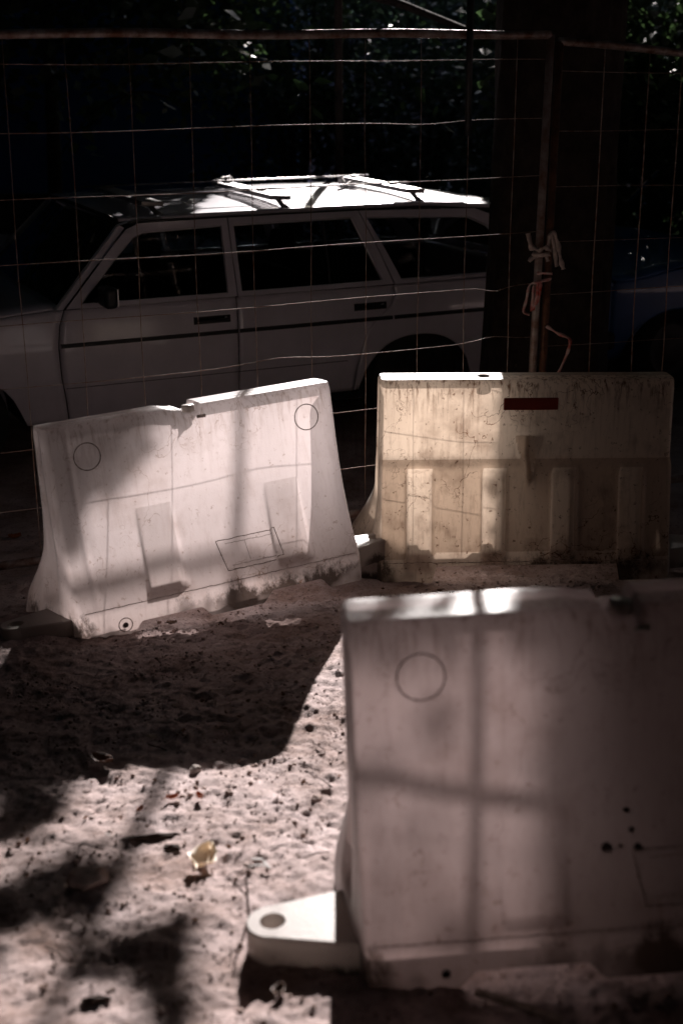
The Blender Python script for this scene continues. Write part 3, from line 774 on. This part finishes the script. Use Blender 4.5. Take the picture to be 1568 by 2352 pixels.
def make_car(label, paint, loc, rotz, clutter=True):
    e = empty('estate_car', loc, (0, 0, rotz)); tag(e, label, 'car', 'parked cars')
    body = empty('_', (0, 0, 0)); bpy.data.objects.remove(body)
    PM = M[paint]
    for far in (False, True):
        fb = 1 if far else 0
        o = MB().grid(panel(lambda z: -2.86, lambda z: interp(SA, z), hood_z, far)).build('wing', PM, e, True); solid(o, .012, 1 if far else -1)
        d1 = MB().grid(panel(lambda z: interp(SA, z), lambda z: interp(SB, z), lambda s: .90, far)).build('front_door', PM, e, True); solid(d1, .012, 1 if far else -1)
        d2 = MB().grid(panel(lambda z: interp(SB, z), lambda z: interp(SR, z), lambda s: .90, far)).build('rear_door', PM, e, True); solid(d2, .012, 1 if far else -1)
        o = MB().grid(panel(lambda z: interp(SR, z), lambda z: 1.44, lambda s: .90, far, n=50)).build('rear_quarter', PM, e, True); solid(o, .012, 1 if far else -1)
        # window frames
        fo = [(-1.705, .903), (-1.40, 1.215), (-1.315, 1.295), (-1.24, 1.322), (-.725, 1.327), (-.722, .903)]
        fi = [(-1.622, .925), (-1.372, 1.172), (-1.285, 1.252), (-1.225, 1.277), (-.762, 1.289), (-.772, .925)]
        ro = [(-.715, .903), (-.717, 1.327), (.095, 1.327), (.180, 1.14), (.272, .903)]
        ri = [(-.690, .925), (-.690, 1.289), (.050, 1.292), (.118, 1.14), (.205, .928)]
        qo = [(.284, .903), (.190, 1.14), (.102, 1.327), (.88, 1.305), (1.05, 1.245), (1.40, .903)]
        qi = [(.328, .928), (.225, 1.14), (.142, 1.289), (.83, 1.262), (.955, 1.205), (1.22, .928)]
        for nm, o_, i_, par in (('window_frame', fo, fi, d1), ('window_frame', ro, ri, d2), ('window_frame', qo, qi, e)):
            w = ring_frame(o_, i_, far).build(nm, PM, par); solid(w, .02, 1 if far else -1)
            poly_tube(i_, far, .0065).build('chrome_trim', M['chrome'], w)
            poly_tube([(s * .985 + .015 * sum(a for a, b in i_) / len(i_), z * .985 + .015 * 1.1) for s, z in i_], far, .006, .0).build('rubber_seal', M['blk'], w)
            MB().add([side_pt(s, z, .008, far) for s, z in i_], [tuple(range(len(i_)))]).build('window_pane', M['glass'], w)
        if par:
            poly_tube([(-.130, 1.289), (-.1305, .928)], far, .008, .0, False).build('divider_bar', M['blk'], d2)
        # A pillar outside the door
        ap = MB().add([side_pt(s, z, .004, far) for s, z in [(-1.765, .903), (-1.715, .903), (-1.318, 1.305), (-1.355, 1.325)]], [(0, 1, 2, 3)]).build('windscreen_pillar', PM, e); solid(ap, .03, 1 if far else -1)
        poly_tube([(-1.765, .905), (-1.36, 1.322), (-1.25, 1.348), (-1.1, 1.352)], far, .007, -.002, False).build('chrome_trim', M['chrome'], ap)
        # trim strips, handles, gutter
        poly_tube([(-1.62, .907), (-.73, .907)], far, .006, -.003, False).build('belt_trim', M['chrome'], d1)
        poly_tube([(-.71, .907), (.27, .909)], far, .006, -.003, False).build('belt_trim', M['chrome'], d2)
        poly_tube([(.29, .91), (1.38, .91)], far, .006, -.003, False).build('belt_trim', M['chrome'], e)
        for (a, b, par) in ((-1.748, -.724, d1), (-.716, .262, d2), (.272, 1.42, e)):
            y0 = side_pt((a + b) / 2, .71, -.006, far)[1]
            o = MB().grid([[side_pt(a + (b - a) * i / 8, z, ins, far) for i in range(9)] for z, ins in ((.698, 0), (.701, -.012), (.719, -.012), (.722, 0))]).build('rubbing_strip', M['blk'], par)
        for (a, b, par) in ((-.985, -.765, d1), (.012, .225, d2)):
            rr = MB().grid([[side_pt(a + (b - a) * i / 8, z, ins, far) for i in range(9)] for z, ins in ((.766, .0), (.768, -.003), (.806, -.003), (.808, 0))]).build('handle_recess', M['blk'], par)
            hh = MB().tube([side_pt(a + .02, .787, -.006, far), side_pt(a + .045, .788, -.032, far), side_pt(b - .04, .788, -.032, far), side_pt(b - .015, .787, -.006, far)], .0085, 8).build('handle', M['blk'], par, True)
            MB().tube([side_pt(b - .028, .79, -.004, far), side_pt(b - .028, .79, -.012, far)], .009, 12).build('lock', M['chrome'], par)
        for z in (.475,):
            MB().tube([side_pt(-1.73 + i * .1, z, -.0005, far) for i in range(18)], .0022, 5).build('crease_line', M['dark'], e)
        g = MB().grid([[side_pt(s, 1.333 - .03 * ss(.5, 1.0, s) - .05 * ss(.95, 1.3, s), ins, far) for s in [-1.30 + 2.6 * i / 26 for i in range(27)]] for ins in (-.012, .012)]).build('rain_gutter', M['blk'], e); solid(g, .012, 0)
        # mirror
        mp = Vector(side_pt(-1.49, .97, -.10, far))
        mr = MB()
        mr.box(mp, (.075, .155, .115)); mo = mr.build('wing_mirror', M['blk'], d1); bevel(mo, .025, 4)
        MB().tube([side_pt(-1.53, .94, 0.0, far), mp], .018, 8).build('mirror_arm', M['blk'], mo)
        MB().box(mp + Vector((.0385, 0, 0)), (.004, .13, .092)).build('mirror_glass', M['chrome'], mo)
        # inner liner: keeps the gaps dark
        ly = .05 if not far else WID - .05
        MB().box((-.2, ly, .60), (3.1, .02, .56)).build('door_lining', M['dark'], e)
        for c in (-2.35, .445):
            wc = Vector((c, (.13 if not far else WID - .13), .235 + .085))
            w = MB(); n = 40
            ring = [(-.09, .19), (-.095, .24), (-.09, .285), (-.06, .312), (.06, .312), (.09, .285), (.095, .19)]
            w.grid([[(r_ * math.cos(2 * math.pi * k / n), yy, r_ * math.sin(2 * math.pi * k / n)) for k in range(n + 1)] for yy, r_ in ring])
            t_ = w.build('wheel', M['tyre'], e, True, wc)
            fc = -1 if not far else 1
            rim = MB().grid([[(r_ * math.cos(2 * math.pi * k / n), fc * yy, r_ * math.sin(2 * math.pi * k / n)) for k in range(n + 1)] for yy, r_ in [(.085, .195), (.06, .185), (.045, .15), (.075, .10), (.085, .05), (.088, .001)]])
            rim.build('rim', M['rim'], t_, True)
            wh = MB().grid([[(c + .40 * math.cos(math.pi * k / 16), yy, .27 + .36 * math.sin(math.pi * k / 16)) for k in range(17)] for yy in ((.03, .5) if not far else (WID - .03, WID - .5))]); wh.build('wheel_arch_liner', M['dark'], e)
    # roof
    rows = []
    for i in range(41):
        s = -1.345 + 2.70 * i / 40
        zg = 1.337 - .03 * ss(.5, 1.0, s) - .05 * ss(.95, 1.3, s); yin = prof(zg) + .004
        row = []
        for j in range(25):
            t = j / 24; v = 2 * t - 1; cr = (.020 * (1 - abs(v) ** 2.6)) * ss(-1.5, -1.0, s) ** .6 * (1 - .35 * ss(.7, 1.36, s))
            so = s - .055 * (1 - v * v) * (1 - ss(-1.345, -1.1, s))
            row.append((so, yin + (WID - 2 * yin) * t, zg + cr))
        rows.append(row)
    o = MB().grid(rows).build('roof', PM, e, True); solid(o, .02, -1)
    # bonnet
    rows = [[(-2.86 + 1.13 * i / 16 - .05 * (1 - (2 * j / 14 - 1) ** 2) * (1 if i > 12 else 0) * (i - 12) / 4, .03 + (WID - .06) * j / 14, hood_z(-2.86 + 1.13 * i / 16) + .035 * (1 - (2 * j / 14 - 1) ** 4)) for j in range(15)] for i in range(17)]
    o = MB().grid(rows).build('bonnet', PM, e, True); solid(o, .015, -1)
    # cowl, screen, hatch
    MB().box((-1.70, WID / 2, .895), (.22, WID - .12, .03)).build('scuttle', M['blk'], e)
    ws = MB().grid([[(-1.74 + .40 * t - .06 * (1 - v * v), WID / 2 + v * (WID / 2 - prof(.92 + .40 * t) - .025), .915 + .415 * t) for v in [-1 + k / 6 for k in range(13)]] for t in [k / 6 for k in range(7)]]).build('windscreen', M['glass'], e, True)
    MB().tube([(-1.345 - .06 * (1 - v * v), WID / 2 + v * (WID / 2 - .16), 1.343 + .03 * (1 - v * v)) for v in [-1 + k / 8 for k in range(17)]], .011, 6).build('screen_seal', M['blk'], ws)
    for yy in (.45, 1.0):
        MB().tube([(-1.75, yy, .93), (-1.73, yy + .25, .955), (-1.69, yy + .5, .985)], .006, 5).build('wiper', M['blk'], ws)
    hb = MB().grid([[(1.36 + .10 * (1 - t) + .02 * (1 - v * v), WID / 2 + v * (WID / 2 - .06 - .1 * t), .90 + .36 * t) for v in [-1 + k / 6 for k in range(13)]] for t in (0, .12)]).build('tailgate', PM, e)
    MB().grid([[(1.36 + .10 * (1 - t) + .02 * (1 - v * v), WID / 2 + v * (WID / 2 - .10 - .1 * t), .90 + .36 * t) for v in [-1 + k / 6 for k in range(13)]] for t in (.14, .9)]).build('rear_window', M['glass'], hb)
    bevel(MB().box((1.44, WID / 2, .60), (.08, WID - .10, .60)).build('rear_panel', PM, e), .02)
    bevel(MB().box((1.56, WID / 2, .42), (.16, WID - .02, .12)).build('bumper', M['blk'], e), .03)
    bevel(MB().box((-2.93, WID / 2, .42), (.18, WID - .02, .12)).build('bumper', M['blk'], e), .03)
    bevel(MB().box((-2.86, WID / 2, .60), (.06, WID - .14, .42)).build('front_panel', PM, e), .02)
    bevel(MB().box((-2.90, WID / 2, .62), (.05, .46, .26)).build('grille', M['chrome'], e), .01)
    for yy in (.30, WID - .30):
        bevel(MB().box((-2.895, yy, .62), (.05, .36, .17)).build('headlight', M['chrome'], e), .02)
        bevel(MB().box((1.485, yy - (.12 if yy < 1 else -.12), .66), (.04, .12, .34)).build('tail_light', M['lamp'], e), .01)
    # cabin
    MB().box((-.2, WID / 2, .28), (3.2, WID - .14, .12)).build('floor_pan', M['dark'], e)
    MB().box((-1.62, WID / 2, .78), (.30, WID - .16, .20)).build('dashboard', M['dark'], e)
    MB().tube([(-1.30 + .06 * math.sin(a) , .48 + .19 * math.cos(a), .88 + .18 * math.sin(a)) for a in [2 * math.pi * k / 24 for k in range(25)]], .013, 8, False).build('steering_wheel', M['dark'], e)
    for (x, y) in ((-.92, .50), (-.92, WID - .50), (-.02, .55), (-.02, WID - .55)):
        st = bevel(MB().box((x, y, .62), (.14, .50, .52), Matrix.Rotation(R(14), 3, 'Y')).build('seat_back', M['dark'], e), .04, 3)
        bevel(MB().box((x + .10, y, 1.00), (.09, .27, .19), Matrix.Rotation(R(10), 3, 'Y')).build('headrest', M['dark'], st), .03, 3)
        bevel(MB().box((x - .30, y, .42), (.50, .50, .16)).build('seat_cushion', M['dark'], st), .04, 3)
    return e
CX, CY = .065, 8.39; CANG = R(25.4)
car = make_car('pale silver estate car with a roof rack, parked behind the wire fence', 'paint', (CX, CY, -.085), CANG)
c2 = 4.75
make_car('dark blue car parked in shade right of the thick tree trunk', 'blue', (CX + c2 * math.cos(CANG), CY + c2 * math.sin(CANG) , -.085), CANG)

# roof rack (stands on the car, a thing of its own)
rk = empty('roof_rack', (CX, CY, -.085), (0, 0, CANG)); tag(rk, 'worn metal roof rack of three cross bars on the silver car', 'roof rack')
def roof_z(s, y):
    zg = 1.337 - .03 * ss(.5, 1.0, s); v = 2 * (y - .15) / (WID - .30) - 1
    return zg + .020 * (1 - abs(v) ** 2.6) * ss(-1.5, -1.0, s) ** .6
for s in (-1.13, -.36, .52):
    o = MB().box((s, .69, 1.420), (.13, .96, .026), Matrix.Rotation(R(3), 3, 'Y')).build('cross_bar', M['rack'], rk); bevel(o, .005)
    for y in (.24, 1.13):
        zf = roof_z(s, y); sg = -1 if y < 1 else 1
        zf -= 0
        f_ = MB().tube([(s + .045, y + sg * .02, zf + .0), (s + .02, y, zf + .035), (s + .0, y - sg * .03, 1.418)], [.028, .014, .016], 8).build('foot', M['rack'], rk, True)
        MB().box((s + .045, y + sg * .02, zf + .004), (.11, .045, .012)).build('foot_pad', M['blk'], f_)
    for y in (.50, 1.05):
        MB().box((s, y, 1.442), (.05, .03, .014)).build('clamp', M['rack'], rk)
for y in (.50, 1.05):
    MB().tube([(-1.30, y, 1.446), (-.4, y, 1.447), (.62, y, 1.445)], .005, 8).build('long_rail', M['rack'], rk, True)
def on_car(s, y, z): return Vector((CX + s * math.cos(CANG) - y * math.sin(CANG), CY + s * math.sin(CANG) + y * math.cos(CANG), z - .085))
# torn scraps lying on the rack and the roof
def scrap(name, p, size, mat, label, cat, group, n=4, flat=.3, seed=0, kids=False):
    r_ = random.Random(seed); mb = MB()
    for k in range(n):
        a = r_.random() * 6.28; q = Vector((math.cos(a), math.sin(a), r_.uniform(.0, flat))) * size; w = Vector((-math.sin(a), math.cos(a), r_.uniform(-.5, .9))) * size * .35
        mb.grid([[-w * .6, Vector((0, 0, size * .05)), w * .6], [q * .5 - w, q * .5 + Vector((0, 0, size * .12)), q * .5 + w], [q - w * .2, q + Vector((0, 0, .1 * size)), q + w * .25]])
    o = mb.build(name, M[mat], None, True, p); tag(o, label, cat, group); solid(o, .0015, 0); return o
scrap('torn_paper', on_car(-.36, 1.12, 1.436), .06, 'bit', 'crumpled pale scrap on the far end of the middle cross bar', 'scrap', 'scraps on the roof rack', 11, .55, 13)
scrap('torn_paper', on_car(.40, .95, 1.385), .055, 'bit', 'white scrap stuck under the rear cross bar', 'scrap', 'scraps on the roof rack', 7, 1.0, 5)
scrap('torn_paper', on_car(-.80, .55, 1.37), .05, 'bit', 'small pale scrap on the roof where the sunlight begins', 'scrap', 'scraps on the roof rack', 5, .5, 8)

# ------------------------------------------------------------------ small things on the ground
def gpt(px, py):
    a = (px - 784) / F_U; b = -(py - 1176) / F_U; cp, sp = math.cos(PITCH), math.sin(PITCH)
    r = Vector((a, cp + b * sp, -sp + b * cp)); z = 0
    for _ in range(12):
        t = (z - H) / r.z; p = Vector((0, 0, H)) + r * t; z = float(ground_z(p.x, p.y))
    return Vector((p.x, p.y, z))
def leaf_obj(px, py, size, mat, rz, curl, label, lift=.0, rx=.0):
    p = gpt(px, py); rows = []
    n = 9
    for i in range(n):
        t = i / (n - 1); w = size * .42 * (math.sin(math.pi * min(1, t * .95 + .03)) ** .8) * (1 - .35 * t) * (1 + .15 * math.sin(i * 2.4))
        row = []
        for j in range(7):
            v = j / 3 - 1
            row.append((size * (t - .5), w * v, size * curl * (abs(v) ** 1.5 * .5 + (t - .5) ** 2 * 1.2) + .002 * math.sin(i * 3 + j * 2)))
        rows.append(row)
    mb = MB().grid(rows); mb.tube([(-size * .5, 0, size * curl * .3), (-size * .7, .01 * size, size * .15)], .0012, 4)
    o = mb.build('fallen_leaf', M[mat], None, True, p + Vector((0, 0, .004 + lift))); o.rotation_euler = (rx, 0, rz); solid(o, .0007, 0)
    tag(o, label, 'leaf', 'fallen leaves'); return o
leaf_obj(466, 1985, .105, 'yleaf', R(75), .40, 'big curled pale cream leaf lying on the sunlit dirt', .004, .12)
leaf_obj(396, 1841, .035, 'oleaf', R(20), .5, 'small rusty orange leaf near the edge of the barrier shadow, above the yellow leaf', .004)
leaf_obj(458, 1838, .030, 'oleaf', R(120), .6, 'small orange brown leaf just right of the rusty orange one', .004)
leaf_obj(322, 1866, .025, 'oleaf', R(60), .5, 'tiny brown leaf left of the orange leaves', .003)
leaf_obj(236, 1757, .07, 'bleaf', R(-20), .4, 'dull curled leaf lying in the dark barrier shadow at the left', .006)
leaf_obj(395, 1437, .04, 'bleaf', R(10), .4, 'dull leaf in the shadow just under the left barrier', .004)
leaf_obj(35, 1245, .06, 'oleaf', R(30), .5, 'orange leaf beyond the fence foot at the left edge', .004)
leaf_obj(640, 2155 + 130, .04, 'bleaf', R(70), .4, 'small brown leaf near the tip of the nearest barrier lug', .003)
leaf_obj(352, 1698, .03, 'yleaf', R(0), .3, 'faint yellow leaf bit deep in the barrier shadow', .003)
def rock(px, py, size, label, seed, mat='stone', flat=.7):
    r_ = random.Random(seed); bm = bmesh.new(); bmesh.ops.create_icosphere(bm, subdivisions=2, radius=size)
    for v in bm.verts: v.co *= 1 + r_.uniform(-.18, .18); v.co.z *= flat
    me = bpy.data.meshes.new('rock'); bm.to_mesh(me); bm.free()
    o = obj('stone', me, M[mat], None, gpt(px, py) + Vector((0, 0, size * .3))); tag(o, label, 'stone', 'loose stones'); bevel(o, .002); return o
rock(448, 1772, .018, 'pale stone standing proud at the rim of the big shadow', 1)
rock(718, 1520, .016, 'pale pebble in the shadow beside the nearest barrier edge', 2)
rock(726, 1840, .016, 'dark stone close to the nearest barrier', 3, 'clod')
rock(200, 2030, .05, 'broad earthy lump in the leafy shade at the lower left', 4, 'clod', .45)
tw = empty('twig', gpt(572, 2110)); tag(tw, 'forked dry twig standing up by the tip of the barrier lug', 'twig')
MB().tube([(0, 0, -.01), (-.004, .01, .05), (-.006, .02, .095), (-.002, .03, .12)], [.0035, .003, .0025, .002], 6).build('stalk', M['twig'], tw)
MB().tube([(-.004, .012, .05), (-.035, .02, .085), (-.06, .025, .10)], [.0025, .002, .0012], 5).build('side_shoot', M['twig'], tw)
MB().tube([(-.003, .03, .12), (.02, .03, .122), (.045, .035, .118)], [.002, .003, .002], 5).build('side_shoot', M['bit'], tw)
def chip(px, py, l, w, rz, label, mat='bit', cat='scrap'):
    o = MB().box((0, 0, 0), (l, w, .006)).build('wood_chip', M[mat], None, False, gpt(px, py) + Vector((0, 0, .012))); bevel(o, .002)
    o.rotation_euler = (.15, .1, rz); tag(o, label, cat, 'pale chips on the ground'); return o
chip(612, 1998, .035, .010, R(-60), 'pale chip of wood beside the forked twig')
chip(590, 1985, .03, .008, R(5), 'short white sliver lying at the top of the twig')
chip(1190, 2322, .19, .02, R(-22), 'long thin pale slat in the dark under the nearest barrier', 'plank')
def clump(px, py, l, w, h, rz, label, seed):
    r_ = random.Random(seed); bm = bmesh.new(); bmesh.ops.create_icosphere(bm, subdivisions=3, radius=1)
    for v in bm.verts:
        q = v.co; k = 1 + .25 * math.sin(q.x * 5 + seed) * math.cos(q.y * 6) + r_.uniform(-.09, .09); v.co = Vector((q.x * l, q.y * w + .25 * w * math.sin(q.x * 3.5), q.z * h)) * k
    me = bpy.data.meshes.new('bark_piece'); bm.to_mesh(me); bm.free()
    o = obj('bark_piece', me, M['twig'], None, gpt(px, py) + Vector((0, 0, h * .3))); o.rotation_euler = (0, .05, rz); tag(o, label, 'bark', 'bits of bark on the dirt'); return o
clump(345, 1928, .075, .011, .010, R(12), 'long dark bark sliver on the sunlit dirt left of the cream leaf', 1)
clump(395, 1950, .022, .011, .009, R(-8), 'stubby dark bark piece just below the long bark sliver', 2)
clump(545, 1925, .030, .007, .006, R(-25), 'thin dark bark splinter right of the cream leaf', 3)
clump(220, 2300, .030, .010, .009, R(5), 'dark bark bit in the lower left corner of the dirt', 4)
for k in range(16):
    x_, y_ = rnd.uniform(-.75, -.05), rnd.uniform(2.7, 4.3); z_ = float(ground_z(x_, y_)); a_ = rnd.random() * 6.28; l_ = rnd.uniform(.02, .055)
    dx_, dy_ = math.cos(a_) * l_, math.sin(a_) * l_
    o = MB().tube([(-dx_, -dy_, 0), (-dx_ * .2, -dy_ * .2 + .004, .004), (dx_ * .5, dy_ * .5, .002), (dx_, dy_, .005)], [.0016, .0018, .0014, .0009], 6).build('small_twig', M['twig'], None, True, (x_, y_, z_ + .006))
    tag(o, 'short thin dark twig lying flat on the dirt', 'twig', 'small twigs scattered over the dirt')
# gravel and clods
n = 22000; px = rng.uniform(-1.3, 1.4, n); py = 2.35 + (6.9 - 2.35) * rng.random(n); pz = ground_z(px, py)
kk = rng.random(n) < np.clip((vnoise(px * 5, py * 5, 77) - .35) * 1.8, .04, .8); px, py, pz = px[kk], py[kk], pz[kk]; n = len(px)
sz = .0018 + .0065 * rng.random(n) ** 7 + .002 * rng.random(n)
ico = bmesh.new(); bmesh.ops.create_icosphere(ico, subdivisions=1, radius=1); iv = np.array([v.co[:] for v in ico.verts]); ifc = np.array([[v.index for v in f.verts] for f in ico.faces]); ico.free()
V = iv[None] * sz[:, None, None] * (1 + .3 * (rng.random((n, 12 if len(iv) == 12 else len(iv), 1)) - .5)) * np.array([1, 1, .65])
V += np.stack([px, py, pz + sz * .3], 1)[:, None, :]
Fq = (ifc[None] + (np.arange(n) * len(iv))[:, None, None]).reshape(-1, 3)
gmz = bpy.data.meshes.new('gravel'); np_mesh(gmz, V.reshape(-1, 3), Fq)
tag(obj('gravel', gmz, M['clod']), 'small crumbs of earth and gravel strewn over the dirt', 'gravel', kind='stuff')
# litter of crumbled leaves and splinters
n = 420; px = rng.uniform(-1.3, 1.3, n); py = rng.uniform(2.35, 6.9, n)
leaf_cloud('leaf_litter', np.stack([px, py, ground_z(px, py) + .004], 1), .018, M['bleaf'], None)
tag(bpy.data.objects['leaf_litter'], 'crumbled brown leaf litter scattered on the dirt', 'litter')
